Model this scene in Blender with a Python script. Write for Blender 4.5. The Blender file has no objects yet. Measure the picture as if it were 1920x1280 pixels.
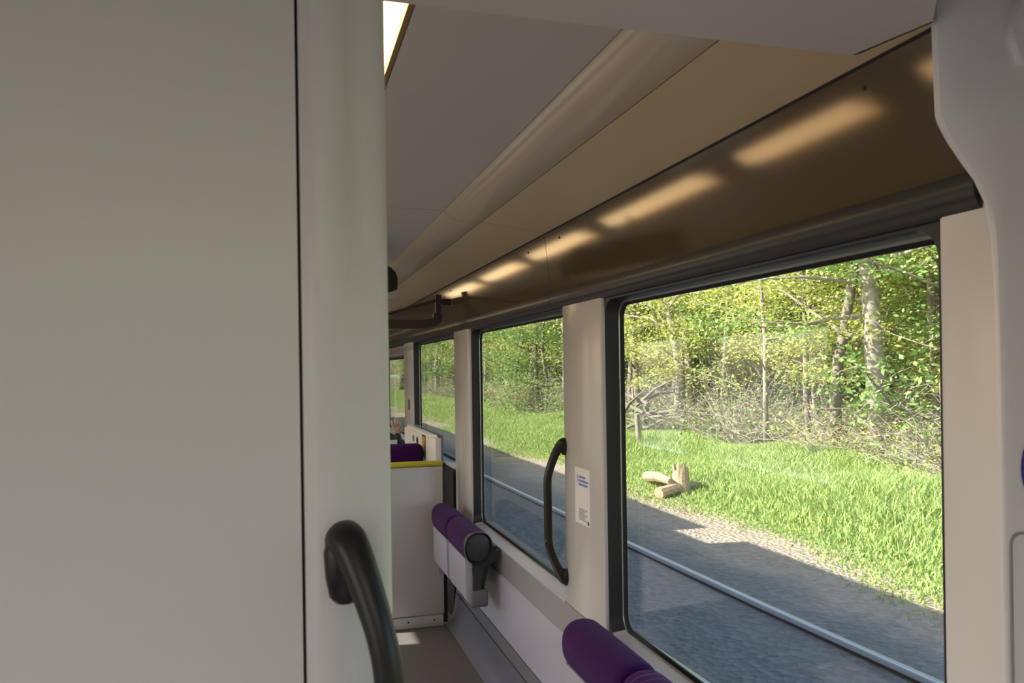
import bpy, bmesh, math, random
import numpy as np
from mathutils import Vector, Matrix

C = bpy.context.scene.collection
PI = math.pi
EYE = 1.62            # camera height over the carriage floor (floor is z = 0)
GZ = -0.73            # ground outside

# ------------------------------------------------------------------ camera
FPX = 1470.0
YAW = math.atan(426 / FPX)
RHO = math.radians(0.83)
cam_d = bpy.data.cameras.new('camera')
cam = bpy.data.objects.new('camera', cam_d)
C.objects.link(cam)
cam_d.sensor_width = 36.0
cam_d.lens = 36.0 * FPX / 1920
cam_d.shift_y = 51 / 1920
cam_d.clip_start = 0.02
cam_d.clip_end = 2000
_F = Vector((math.sin(YAW), math.cos(YAW), 0))
_R = Vector((math.cos(YAW), -math.sin(YAW), 0))
_U = Vector((0, 0, 1))
_r = _R * math.cos(RHO) - _U * math.sin(RHO)
_u = _R * math.sin(RHO) + _U * math.cos(RHO)
_M = Matrix.Identity(4)
for i in range(3):
    _M[i][0], _M[i][1], _M[i][2] = _r[i], _u[i], -_F[i]
_M[2][3] = EYE
cam.matrix_world = _M
cam_d.dof.use_dof = True
cam_d.dof.focus_distance = 4.5
cam_d.dof.aperture_fstop = 11.0
bpy.context.scene.camera = cam

# ------------------------------------------------------------------ sky, sun, exposure
SUN_DIR = Vector((-1.0, 0.146, 0.75)).normalized()    # towards the sun
sc = bpy.context.scene
w = bpy.data.worlds.new('sky'); sc.world = w
w.use_nodes = True
nt = w.node_tree; nt.nodes.clear()
sky = nt.nodes.new('ShaderNodeTexSky'); sky.sky_type = 'NISHITA'
sky.sun_disc = False
sky.sun_elevation = math.asin(SUN_DIR.z)
sky.sun_rotation = math.atan2(SUN_DIR.x, SUN_DIR.y)
sky.air_density = 1.0; sky.dust_density = 1.5; sky.ozone_density = 1.0
bg = nt.nodes.new('ShaderNodeBackground'); bg.inputs[1].default_value = 0.30
wo = nt.nodes.new('ShaderNodeOutputWorld')
nt.links.new(sky.outputs[0], bg.inputs[0]); nt.links.new(bg.outputs[0], wo.inputs[0])
sd = bpy.data.lights.new('sun', 'SUN'); sd.energy = 10.5; sd.angle = math.radians(0.6); sd.color = (1.0, 0.95, 0.86)
so = bpy.data.objects.new('sun', sd); C.objects.link(so)
so.rotation_euler = SUN_DIR.to_track_quat('Z', 'Y').to_euler()
so.location = (-20, 3, 18)
LAMP_E = 5.6
VEST_E = 6.0
vs = sc.view_settings
sc.display_settings.display_device = 'sRGB'
vs.view_transform = 'Standard'; vs.look = 'None'; vs.exposure = 0.35; vs.gamma = 1.0
vs.use_curve_mapping = False

# ------------------------------------------------------------------ materials
def lin(r, g, b):
    f = lambda v: (v / 255 / 12.92) if v / 255 <= 0.04045 else ((v / 255 + 0.055) / 1.055) ** 2.4
    return (f(r), f(g), f(b), 1)

def mat(name, col, rough=0.5, metal=0.0, spec=0.5, noise=0.0, nscale=40.0, bump=0.0, coat=0.0, col2=None, sheen=0.0):
    m = bpy.data.materials.new(name); m.use_nodes = True
    t = m.node_tree; b = t.nodes['Principled BSDF']
    b.inputs['Base Color'].default_value = col
    b.inputs['Roughness'].default_value = rough
    b.inputs['Metallic'].default_value = metal
    b.inputs['Specular IOR Level'].default_value = spec
    b.inputs['Coat Weight'].default_value = coat
    b.inputs['Coat Roughness'].default_value = 0.08
    b.inputs['Sheen Weight'].default_value = sheen
    if noise or bump or col2:
        tc = t.nodes.new('ShaderNodeTexCoord')
        n = t.nodes.new('ShaderNodeTexNoise'); n.inputs['Scale'].default_value = nscale; n.inputs['Detail'].default_value = 5
        t.links.new(tc.outputs['Object'], n.inputs['Vector'])
        if noise or col2:
            r = t.nodes.new('ShaderNodeValToRGB')
            k = 1 - noise
            r.color_ramp.elements[0].color = (col2 if col2 else (col[0] * k, col[1] * k, col[2] * k, 1))
            r.color_ramp.elements[1].color = col
            r.color_ramp.elements[0].position = 0.35; r.color_ramp.elements[1].position = 0.65
            t.links.new(n.outputs['Fac'], r.inputs['Fac']); t.links.new(r.outputs['Color'], b.inputs['Base Color'])
        if bump:
            bp = t.nodes.new('ShaderNodeBump'); bp.inputs['Strength'].default_value = bump; bp.inputs['Distance'].default_value = 0.01
            t.links.new(n.outputs['Fac'], bp.inputs['Height']); t.links.new(bp.outputs['Normal'], b.inputs['Normal'])
    return m

def emit(name, col, e):
    m = bpy.data.materials.new(name); m.use_nodes = True
    b = m.node_tree.nodes['Principled BSDF']
    b.inputs['Base Color'].default_value = (0.8, 0.8, 0.8, 1)
    b.inputs['Emission Color'].default_value = col
    b.inputs['Emission Strength'].default_value = e
    return m

def glass(name, tint=(0.93, 0.96, 0.95), refl=1.0):
    m = bpy.data.materials.new(name); m.use_nodes = True
    t = m.node_tree; t.nodes.remove(t.nodes['Principled BSDF'])
    out = t.nodes['Material Output']
    tr = t.nodes.new('ShaderNodeBsdfTransparent'); tr.inputs[0].default_value = (*tint, 1)
    gl = t.nodes.new('ShaderNodeBsdfGlossy'); gl.inputs['Roughness'].default_value = 0.0
    lw = t.nodes.new('ShaderNodeLayerWeight')           # Facing = 1 - |cos|, the same from both sides of a face
    pw = t.nodes.new('ShaderNodeMath'); pw.operation = 'POWER'; pw.inputs[1].default_value = 5
    mu = t.nodes.new('ShaderNodeMath'); mu.operation = 'MULTIPLY_ADD'; mu.inputs[1].default_value = 0.90 * refl; mu.inputs[2].default_value = 0.04 * refl
    mx = t.nodes.new('ShaderNodeMixShader')
    t.links.new(lw.outputs['Facing'], pw.inputs[0]); t.links.new(pw.outputs[0], mu.inputs[0]); t.links.new(mu.outputs[0], mx.inputs[0])
    t.links.new(tr.outputs[0], mx.inputs[1]); t.links.new(gl.outputs[0], mx.inputs[2])
    t.links.new(mx.outputs[0], out.inputs[0])
    return m

M = {}
M['white'] = mat('white_moulded_plastic', (0.66, 0.63, 0.605, 1), 0.38, noise=0.02, nscale=3)
M['jamb'] = mat('white_plastic_lit', (0.74, 0.71, 0.70, 1), 0.25)  # lighter copy of the white: entrance light put into the colour
M['white_gloss'] = mat('white_gloss_plastic', (0.52, 0.50, 0.49, 1), 0.2)
M['lav'] = mat('pale_grey_laminate', (0.42, 0.415, 0.47, 1), 0.3, noise=0.03, nscale=4)
M['ceil'] = mat('ceiling_paint', (0.55, 0.495, 0.455, 1), 0.45, noise=0.02, nscale=5)
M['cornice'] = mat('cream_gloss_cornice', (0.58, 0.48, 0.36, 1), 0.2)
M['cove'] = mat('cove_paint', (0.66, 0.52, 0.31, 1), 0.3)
M['bronze'] = mat('bronze_gloss_panel', (0.13, 0.095, 0.058, 1), 0.085, metal=0.30, noise=0.03, nscale=2)
M['lip'] = mat('dark_grey_lip', (0.045, 0.043, 0.041, 1), 0.3, spec=0.3)
M['seal'] = mat('black_rubber_seal', (0.010, 0.010, 0.010, 1), 0.5, spec=0.25)
M['frame'] = mat('charcoal_window_frame', (0.022, 0.022, 0.024, 1), 0.35)
M['bright'] = mat('bright_metal_edge', (0.6, 0.62, 0.6, 1), 0.25, metal=0.8)
M['band'] = mat('mid_grey_band', (0.27, 0.26, 0.27, 1), 0.35)
M['kick'] = mat('blue_grey_kick_panel', (0.145, 0.15, 0.18, 1), 0.3, noise=0.03, nscale=3)
M['floor'] = mat('speckled_floor_vinyl', (0.165, 0.15, 0.145, 1), 0.5, noise=0.25, nscale=160)
M['dark'] = mat('black_gap_fill', (0.01, 0.01, 0.01, 1), 0.6)
M['handle'] = mat('charcoal_coated_handle', (0.014, 0.0125, 0.012, 1), 0.36, spec=0.4)
M['purple'] = mat('purple_seat_cloth', (0.046, 0.006, 0.085, 1), 0.8, noise=0.25, nscale=300, bump=0.3, sheen=0.05, spec=0.1)
M['seatgrey'] = mat('charcoal_seat_frame', (0.03, 0.03, 0.033, 1), 0.45)
M['hinge'] = mat('mid_grey_hinge', (0.14, 0.145, 0.15, 1), 0.4)
M['yellow'] = mat('yellow_green_rail', (0.52, 0.47, 0.02, 1), 0.45)
M['rack'] = mat('brown_rack_metal', (0.06, 0.045, 0.038, 1), 0.4, metal=0.3)
M['rackpale'] = mat('taupe_rack_metal', (0.16, 0.125, 0.10, 1), 0.35, metal=0.3)
M['screen'] = mat('dark_display_screen', (0.008, 0.008, 0.008, 1), 0.15)
M['paper'] = mat('white_sticker_paper', (0.72, 0.72, 0.72, 1), 0.5)
M['blueink'] = mat('blue_print', (0.10, 0.20, 0.50, 1), 0.5)
M['greyink'] = mat('grey_print', (0.22, 0.22, 0.22, 1), 0.5)
M['black'] = mat('black_print', (0.02, 0.02, 0.022, 1), 0.5)
M['green'] = mat('green_print', (0.02, 0.22, 0.12, 1), 0.5)
M['amber'] = mat('amber_print', (0.75, 0.38, 0.03, 1), 0.5, col2=(0.45, 0.22, 0.03, 1), nscale=30)
M['bluerim'] = mat('blue_sign_rim', (0.03, 0.03, 0.25, 1), 0.3)
M['sleeve'] = mat('dark_grey_sleeve', (0.04, 0.04, 0.045, 1), 0.8)
M['skin'] = mat('skin', (0.48, 0.28, 0.19, 1), 0.5)
M['hair'] = mat('brown_hair', (0.05, 0.025, 0.012, 1), 0.6)
M['trousers'] = mat('dark_blue_trousers', (0.03, 0.04, 0.075, 1), 0.85)
M['cloth'] = mat('white_shirt', (0.6, 0.62, 0.66, 1), 0.8)
M['body'] = mat('body_paint', (0.4, 0.4, 0.42, 1), 0.4)
M['lampedge'] = mat('brass_lamp_edge', (0.35, 0.2, 0.06, 1), 0.35, metal=0.6)
M['lamp'] = emit('warm_lamp_diffuser', (1.0, 0.70, 0.36, 1), LAMP_E)
M['vest_fill'] = emit('neutral_fill_panel', (1.0, 0.95, 0.88, 1), VEST_E)
M['glass'] = glass('window_glass')
M['rail'] = mat('polished_rail_steel', (0.60, 0.61, 0.66, 1), 0.35, metal=0.5)
M['railrust'] = mat('rusty_rail_side', (0.10, 0.07, 0.05, 1), 0.8)
M['wood'] = mat('splintered_pale_wood', (0.62, 0.42, 0.26, 1), 0.8, noise=0.35, nscale=25, bump=0.5)
M['deadwood'] = mat('grey_dead_wood', (0.30, 0.25, 0.20, 1), 0.85, noise=0.4, nscale=12, bump=0.5)

# ------------------------------------------------------------------ helpers
def finish(name, bm, m, parent=None, smooth=35, loc=None):
    me = bpy.data.meshes.new(name)
    bmesh.ops.recalc_face_normals(bm, faces=bm.faces[:])
    bm.to_mesh(me); bm.free()
    return link(name, me, m, parent, smooth, loc)

def link(name, me, m, parent=None, smooth=35, loc=None):
    for k in (m if isinstance(m, (list, tuple)) else [m]):
        me.materials.append(k)
    if smooth:
        me.polygons.foreach_set('use_smooth', [True] * len(me.polygons))
        try: me.set_sharp_from_angle(angle=math.radians(smooth))
        except Exception: pass
    o = bpy.data.objects.new(name, me); C.objects.link(o)
    if parent is not None: o.parent = parent
    if loc: o.location = loc
    return o

def thing(name, label, cat, loc=(0, 0, 0), group=None):
    o = bpy.data.objects.new(name, None); C.objects.link(o)
    o.location = loc; o.empty_display_size = 0.1
    o['label'] = label; o['category'] = cat
    if group: o['group'] = group
    return o

def tag(o, label, cat, group=None):
    o['label'] = label; o['category'] = cat
    if group: o['group'] = group
    return o

def struct(o, label=None, cat=None):
    o['kind'] = 'structure'
    if label: o['label'] = label
    if cat: o['category'] = cat
    return o

def box(bm, x0, x1, y0, y1, z0, z1, bev=0.0, seg=2):
    vs_ = [bm.verts.new((x, y, z)) for x in (x0, x1) for y in (y0, y1) for z in (z0, z1)]
    q = [(0, 1, 3, 2), (4, 6, 7, 5), (0, 4, 5, 1), (2, 3, 7, 6), (0, 2, 6, 4), (1, 5, 7, 3)]
    fs = [bm.faces.new([vs_[i] for i in f]) for f in q]
    if bev:
        es = list({e for f in fs for e in f.edges})
        bmesh.ops.bevel(bm, geom=es, offset=bev, segments=seg, affect='EDGES', profile=0.5)

def bx(*a, **k):
    bm = bmesh.new(); box(bm, *a, **k); return bm

def extrude_y(pts, y0, y1, closed=True):
    """(x, z) outline swept along y"""
    bm = bmesh.new()
    a = [bm.verts.new((x, y0, z)) for x, z in pts]
    b = [bm.verts.new((x, y1, z)) for x, z in pts]
    n = len(pts)
    for i in range(n if closed else n - 1):
        j = (i + 1) % n
        bm.faces.new((a[i], a[j], b[j], b[i]))
    if closed:
        bm.faces.new(a); bm.faces.new(b[::-1])
    return bm

def extrude_z(pts, z0, z1):
    bm = bmesh.new()
    a = [bm.verts.new((x, y, z0)) for x, y in pts]
    b = [bm.verts.new((x, y, z1)) for x, y in pts]
    n = len(pts)
    for i in range(n):
        j = (i + 1) % n
        bm.faces.new((a[i], a[j], b[j], b[i]))
    bm.faces.new(a); bm.faces.new(b[::-1])
    return bm

def thick(pts, t):
    """open (x, z) polyline -> closed outline with thickness t on its left side"""
    out = []
    n = len(pts)
    for i, (x, z) in enumerate(pts):
        p = pts[max(0, i - 1)]; q = pts[min(n - 1, i + 1)]
        dx, dz = q[0] - p[0], q[1] - p[1]
        l = math.hypot(dx, dz)
        out.append((x - dz / l * t, z + dx / l * t))
    return pts + out[::-1]

def rrect(y0, y1, z0, z1, r, n=8):
    P = []
    for cy_, cz_, a0 in ((y1 - r, z1 - r, 0), (y0 + r, z1 - r, 90), (y0 + r, z0 + r, 180), (y1 - r, z0 + r, 270)):
        for k in range(n + 1):
            a = math.radians(a0 + 90 * k / n)
            P.append((cy_ + r * math.cos(a), cz_ + r * math.sin(a)))
    return P

def catmull(P, n=8):
    P = [Vector(p) for p in P]; out = []
    for i in range(len(P) - 1):
        p0 = P[max(0, i - 1)]; p1 = P[i]; p2 = P[i + 1]; p3 = P[min(len(P) - 1, i + 2)]
        for k in range(n):
            t = k / n
            out.append(0.5 * ((2 * p1) + (p2 - p0) * t + (2 * p0 - 5 * p1 + 4 * p2 - p3) * t * t + (3 * p1 - p0 - 3 * p2 + p3) * t ** 3))
    out.append(P[-1]); return out

def tube(bm, path, radii, seg=14, flat=1.0, up=None, caps=True):
    """round (or flattened) section along a path"""
    path = [Vector(p) for p in path]; n = len(path)
    if not hasattr(radii, '__len__'): radii = [radii] * n
    rings = []; ref = Vector(up) if up else None
    for i in range(n):
        t = (path[min(n - 1, i + 1)] - path[max(0, i - 1)]).normalized()
        if ref is None:
            ref = Vector((0, 0, 1)) if abs(t.z) < 0.9 else Vector((1, 0, 0))
        a = (ref - t * ref.dot(t)).normalized(); b = t.cross(a)
        if not up: ref = a
        fl = flat[i] if hasattr(flat, '__len__') else flat
        rings.append([bm.verts.new(path[i] + a * math.cos(2 * PI * k / seg) * radii[i] + b * math.sin(2 * PI * k / seg) * radii[i] * fl) for k in range(seg)])
    for i in range(n - 1):
        for k in range(seg):
            j = (k + 1) % seg
            bm.faces.new((rings[i][k], rings[i][j], rings[i + 1][j], rings[i + 1][k]))
    if caps:
        bm.faces.new(rings[0][::-1]); bm.faces.new(rings[-1])

def ring_x(bm, A, B, xa, xb):
    """skin between loop A at x = xa and loop B at x = xb (same counts)"""
    n = len(A)
    a = [bm.verts.new((xa, y, z)) for y, z in A]; b = [bm.verts.new((xb, y, z)) for y, z in B]
    for i in range(n):
        j = (i + 1) % n
        bm.faces.new((a[i], a[j], b[j], b[i]))

# ================================================================== SETTING
YEND = 12.0
# floor
fl = struct(finish('floor', bx(-1.75, 1.04, -1.6, YEND, -0.06, 0.0), M['floor'], smooth=0), 'dark grey speckled vinyl floor of the carriage')

# --- right-hand wall: lower part -------------------------------------------------
wr = finish('wall_right', extrude_y([(1.05, 0.565), (1.05, 0.70), (1.075, 0.703), (1.131, 0.703), (1.131, -0.5), (1.10, -0.5), (1.10, 0.0), (1.06, 0.20), (1.06, 0.565)], 0.97, YEND), M['band'])
struct(wr, 'right-hand side wall of the carriage under the windows')
finish('lower_panel', extrude_y([(1.043, 0.268), (1.041, 0.562), (1.047, 0.568), (1.0595, 0.568), (1.0595, 0.268)], 0.97, 4.93), M['lav'], wr)
finish('trim_band', extrude_y([(1.033, 0.20), (1.042, 0.262), (1.0595, 0.262), (1.0595, 0.20)], 0.97, 4.93), M['hinge'], wr)
finish('kick_panel', extrude_y([(1.031, 0.192), (1.028, 0.15), (1.018, 0.08), (0.992, 0.025), (0.965, 0.002), (1.05, 0.002), (1.058, 0.192)], 0.97, 4.93), M['kick'], wr)
for y in (1.75, 3.18, 4.4):
    b = bmesh.new(); tube(b, [(1.0425, y, 0.238), (1.036, y, 0.237)], 0.005, 10)
    finish('screw', b, M['black'], wr)
finish('dark_panel', extrude_y([(1.03, 0.0), (1.035, 0.95), (1.046, 0.972), (1.118, 0.975), (1.118, 0.704), (1.0495, 0.704), (1.0495, 0.0)], 4.972, YEND), M['seal'], wr)
wins = [(1.06, 2.51), (2.91, 4.53), (4.97, 6.70), (7.18, 8.80)]
WT = 1.845
SILLS = [0.712, 0.712, 0.99, 0.99]
for i, (a, b_) in enumerate(wins):
    q_ = SILLS[i] - 0.712
    finish('sill', extrude_y([(1.047, q_ + 0.696), (1.047, q_ + 0.703), (1.12, q_ + 0.714), (1.12, q_ + 0.7)], a - 0.0, b_ + 0.0), M['lav'], wr)
# pillars between the windows
pil = [(0.90, 1.06), (2.51, 2.91), (4.53, 4.97), (6.70, 7.18), (8.80, YEND)]
for k, (a, b_) in enumerate(pil):
    pts = [(1.05, a + 0.012), (1.05, b_ - 0.012), (1.053, b_ - 0.004), (1.06, b_), (1.129, b_), (1.129, a), (1.06, a), (1.053, a + 0.004)]
    o = finish('trim_%d' % (k + 1), extrude_z(pts, 0.698, 1.868), M['jamb'] if k == 0 else M['white_gloss'])  # first pillar takes the lighter white in place of entrance light
    struct(o, ['white wall pillar beside the white doorway jamb', 'white wall pillar carrying the black handle and sticker', 'white wall pillar above the two far folding seats',
               'narrow white pillar beyond the low partition', 'white wall behind the far end'][k])
# band over the windows
wu = finish('wall_right.001', bx(1.127, 1.133, -1.6, YEND, 1.85, 2.32), M['body'])
struct(wu, 'side wall above the windows')
lip = [(1.043, 1.918), (1.037, 1.900), (1.038, 1.885), (1.045, 1.870), (1.056, 1.864)]
SEG = [(0.97, 3.008), (3.012, 5.098), (5.102, 8.0), (8.004, YEND)]
for k, (a, b_) in enumerate(SEG):
    o = finish('trim_%d' % (k + 6), extrude_y(thick(lip, -0.006), a, b_), M['lip'])
    struct(o, 'dark grey rounded lip running over the windows')
    finish('bright_edge', extrude_y([(1.0545, 1.8625), (1.0545, 1.865), (1.058, 1.865), (1.058, 1.8625)], a, b_), M['bright'], o)
o = finish('trim_10', extrude_y([(1.058, 1.866), (1.066, 1.850), (1.125, 1.846), (1.125, 1.866)], 0.97, YEND), M['seal'])
struct(o, 'black rubber strip between lip and window tops')
gold = [tuple(p)[:2] for p in catmull([(1.043, 1.9195, 0), (1.0369, 1.978, 0), (1.0307, 2.0365, 0), (1.0251, 2.0835, 0), (1.0202, 2.1185, 0), (1.0143, 2.1565, 0)], 3)]
for k, (a, b_) in enumerate(SEG):
    o = finish('trim_%d' % (k + 11), extrude_y(thick(gold, -0.008), a, b_), M['bronze'])
    struct(o, ['nearest glossy bronze-brown panel above the windows', 'second glossy bronze-brown panel above the windows', 'glossy bronze-brown panel behind the luggage rack', 'farthest bronze panel'][k])
    for ys in {0: (1.19, 2.84), 1: (3.24, 4.9), 2: (5.3,), 3: ()}[k]:
        t = bmesh.new(); tube(t, [(1.0235, ys, 2.121), (1.0178, ys, 2.1205)], 0.0045, 10)
        finish('screw', t, M['black'], o)
o = struct(finish('trim_15', extrude_y([(1.019, 2.155), (1.011, 2.163), (1.06, 2.19), (1.06, 2.155)], 0.97, YEND), M['dark']), 'dark shadow gap above the bronze panels')

# --- ceiling -------------------------------------------------------------------
CZ = 2.24
ce = finish('ceiling', bx(0.222, 0.602, 1.0, 2.998, CZ, CZ + 0.03), M['ceil'])
struct(ce, 'flat grey-white carriage ceiling panels')
finish('ceiling_panel', bx(0.222, 0.602, 3.002, 6.6, CZ, CZ + 0.03), M['ceil'], ce)
finish('ceiling_panel', bx(0.222, 0.602, 6.604, YEND, CZ, CZ + 0.03), M['ceil'], ce)
finish('ceiling_panel', bx(-0.594, -0.006, 1.0, YEND, CZ, CZ + 0.03), M['ceil'], ce)
finish('ceiling_panel', bx(-1.202, -0.598, 1.0, YEND, CZ, CZ + 0.03), M['ceil'], ce)
finish('backing', bx(-1.8, 1.2, -1.6, YEND, CZ + 0.06, CZ + 0.09), M['dark'], ce)
roll = [tuple(p)[:2] for p in catmull([(0.602, 2.262, 0), (0.606, 2.238, 0), (0.622, 2.218, 0), (0.655, 2.204, 0), (0.70, 2.198, 0), (0.748, 2.1985, 0)], 4)]
cove = [(0.752, 2.1985), (0.88, 2.185), (1.0116, 2.1625)]
def mirror(P): return [(-0.6 - x, z) for x, z in P]
for k, (a, b_) in enumerate([(1.0, 2.998), (3.002, 5.098), (5.102, YEND)]):
    finish('rounded_cornice', extrude_y(thick(roll, 0.006), a, b_), M['cornice'], ce, smooth=50)
    finish('cove_panel', extrude_y(thick(cove, 0.006), a, b_), M['cove'], ce)
    finish('rounded_cornice', extrude_y(thick(mirror(roll), -0.006), a, b_), M['white_gloss'], ce, smooth=50)
    finish('cove_panel', extrude_y(thick(mirror(cove), -0.006), a, b_), M['cove'], ce)

# --- left-hand wall (behind the near bulkhead) -----------------------------------
XL = -1.65
wl = finish('wall_left', bx(XL - 0.15, XL, -1.6, YEND, -0.5, 0.72), M['lav'], smooth=0)
struct(wl, 'left-hand side wall of the carriage')
finish('upper_panel', bx(XL - 0.15, XL, -1.6, YEND, 1.90, 2.32), M['white'], wl, smooth=0)
LW = [(-1.2, 0.55), (1.3, 2.2), (2.7, 3.8), (4.97, 6.7), (7.2, 8.8)]
edges = [-1.6] + [v for p in LW for v in p] + [YEND]
for k in range(0, len(edges), 2):
    finish('pillar', bx(XL - 0.15, XL, edges[k], edges[k + 1], 0.72, 1.90), M['white'], wl, smooth=0)
# --- vestibule around the camera -----------------------------------------------
wb = struct(finish('wall_back', bx(-1.8, 1.2, -1.6, -1.5, 0, 2.3), M['white'], smooth=0), 'white rear wall of the entrance area')
wv = finish('wall_right.002', bx(1.12, 1.20, -1.5, 0.84, 0.0, 0.5), M['white'], smooth=0)
struct(wv, 'white side wall of the entrance area')
finish('upper_panel', bx(1.12, 1.20, -1.5, 0.84, 1.9, 2.3), M['white'], wv, smooth=0)
finish('pillar', bx(1.12, 1.20, 0.55, 0.84, 0.5, 1.9), M['white'], wv, smooth=0)
finish('pillar', bx(1.12, 1.20, -1.5, -1.2, 0.5, 1.9), M['white'], wv, smooth=0)
SZ = EYE + 0.469
vc = finish('ceiling.001', extrude_z([(-1.75, -1.5), (0.74, -1.5), (0.74, 0.74), (0.820, 0.823), (0.862, 0.872), (0.835, 1.0), (-1.75, 1.0)], SZ, SZ + 0.05), M['ceil'])
finish('slot_shade', extrude_z([(0.820, 1.003), (0.8365, 1.003), (0.8435, 1.001), (0.847, 0.994), (0.869, 0.880), (0.853, 0.874), (0.80, 0.9)], SZ + 0.002, SZ + 0.04), M['dark'], vc)  # solid dark slab, stands for the shade inside the open gap
struct(vc, 'lower grey ceiling of the entrance area')
# far end wall
struct(finish('wall_front.001', bx(-1.75, 1.2, YEND, YEND + 0.1, 0, 2.3), M['white'], smooth=0), 'end wall of the carriage')
# roof and skirts of the coach: what casts the train's shadow outside
roofp = [(1.20, 2.29), (1.14, 2.42), (0.98, 2.52), (0.7, 2.62), (-0.3, 2.7), (-1.3, 2.62), (-1.58, 2.52), (-1.74, 2.42), (-1.80, 2.29)]
struct(finish('roof', extrude_y(roofp, -18, 40), M['body'], smooth=0), 'roof of the coach')
for (a, b_) in ((-18, 9.9), (10.9, 40)):
    struct(finish('roof_fairing', extrude_y([(0.95, 2.5), (0.86, 3.04), (-1.4, 3.04), (-1.55, 2.5)], a, b_), M['body'], smooth=0), 'equipment fairing on the coach roof')
struct(finish('wall_outside', bx(1.13, 1.20, -18, -1.62, -0.5, 2.31), M['body'], smooth=0), 'next coach side behind')
struct(finish('wall_outside.001', bx(1.13, 1.20, YEND + 0.12, 40, -0.5, 2.31), M['body'], smooth=0), 'next coach side ahead')

# --- bulkhead: left panel and post, right jamb ------------------------------------
wf = finish('wall_front', bx(-1.65, 0.0145, 0.85, 0.95, 0.0, 2.087), M['white'])
struct(wf, 'large plain off-white bulkhead panel at left')
prof = [(0.0175, 0.853), (0.0185, 0.851), (0.024, 0.8505), (0.028, 0.846), (0.033, 0.8435), (0.045, 0.843), (0.060, 0.8435), (0.066, 0.847), (0.071, 0.851),
        (0.085, 0.853), (0.098, 0.854), (0.104, 0.857), (0.109, 0.864), (0.111, 0.873), (0.111, 0.94), (0.105, 0.95), (0.0175, 0.95)]
po = finish('trim_16', extrude_z(prof, 0.0, 2.087), M['white'], smooth=60)
struct(po, 'off-white moulded door post with vertical ridges')
finish('groove', bx(0.0, 0.03, 0.862, 0.94, 0.0, 2.087), M['dark'], wf)
# swept along a rounded plan: the upper housing stands out towards the doorway and rolls round to face the viewer
offz = [(0.0, 0.0), (1.55, 0.0), (1.64, 0.001), (1.745, 0.003), (1.80, 0.006), (1.848, 0.017), (1.880, 0.036), (1.905, 0.060), (1.928, 0.080), (1.948, 0.094), (1.958, 0.0995), (1.966, 0.1022), (1.985, 0.103), (2.05, 0.105), (2.10, 0.106), (2.3, 0.107)]
plan = [(0.983, 0.890, 180, 0.0), (0.9832, 0.886, 190, 0.005), (0.9845, 0.883, 205, 0.013), (0.987, 0.881, 225, 0.022), (0.991, 0.880, 245, 0.030), (1.0, 0.880, 260, 0.030),
        (1.03, 0.880, 270, 0.024), (1.08, 0.880, 270, 0.006), (1.25, 0.880, 270, -0.02), (1.25, 0.94, 0, 0.0), (1.045, 0.94, 0, 0.0)]
bm = bmesh.new(); rows = []
for (x, y, a_, dz) in plan:
    nx, nyy = math.cos(math.radians(a_)), math.sin(math.radians(a_))
    if a_ == 0: nx = nyy = 0
    rows.append([bm.verts.new((x + nx * o_, y + nyy * o_ * 0.25, z + dz * min(1, max(0, (z - 1.7) / 0.25)) * (1 if z < 2.2 else 0))) for z, o_ in offz])
for i in range(len(rows)):
    j = (i + 1) % len(rows)
    for k in range(len(offz) - 1):
        bm.faces.new((rows[i][k], rows[j][k], rows[j][k + 1], rows[i][k + 1]))
jo = finish('trim_17', bm, M['jamb'], smooth=24)
struct(jo, 'off-white doorway jamb at right, widening upwards in an S-curve')
bp_ = [(0.967, 2.065), (0.9685, 2.085), (0.973, 2.105), (0.982, 2.125), (0.995, 2.145), (1.02, 2.20), (1.05, 2.3), (1.25, 2.3), (1.25, 2.03), (0.98, 2.03)]
hb = extrude_y(bp_, 0.842, 0.875)
es = [e for e in hb.edges if all(abs(v.co.y - 0.842) < 1e-5 for v in e.verts)]
bmesh.ops.bevel(hb, geom=es, offset=0.008, segments=3, affect='EDGES', profile=0.5)
finish('boss', hb, M['jamb'], jo, smooth=60)
# raised outline of an access flap on the jamb
A = rrect(0.9915, 1.2, 0.45, 1.375, 0.018); B_ = rrect(0.9950, 1.1965, 0.4535, 1.3715, 0.015)
bm = bmesh.new()
rings = [[bm.verts.new((x, y, z)) for x, z in L] for L, y in ((A, 0.8815), (A, 0.8775), (B_, 0.8775), (B_, 0.8815))]
for q in range(3):
    for i in range(len(A)):
        j = (i + 1) % len(A); bm.faces.new((rings[q][i], rings[q][j], rings[q + 1][j], rings[q + 1][i]))
finish('flap_outline', bm, M['band'], jo)

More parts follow.
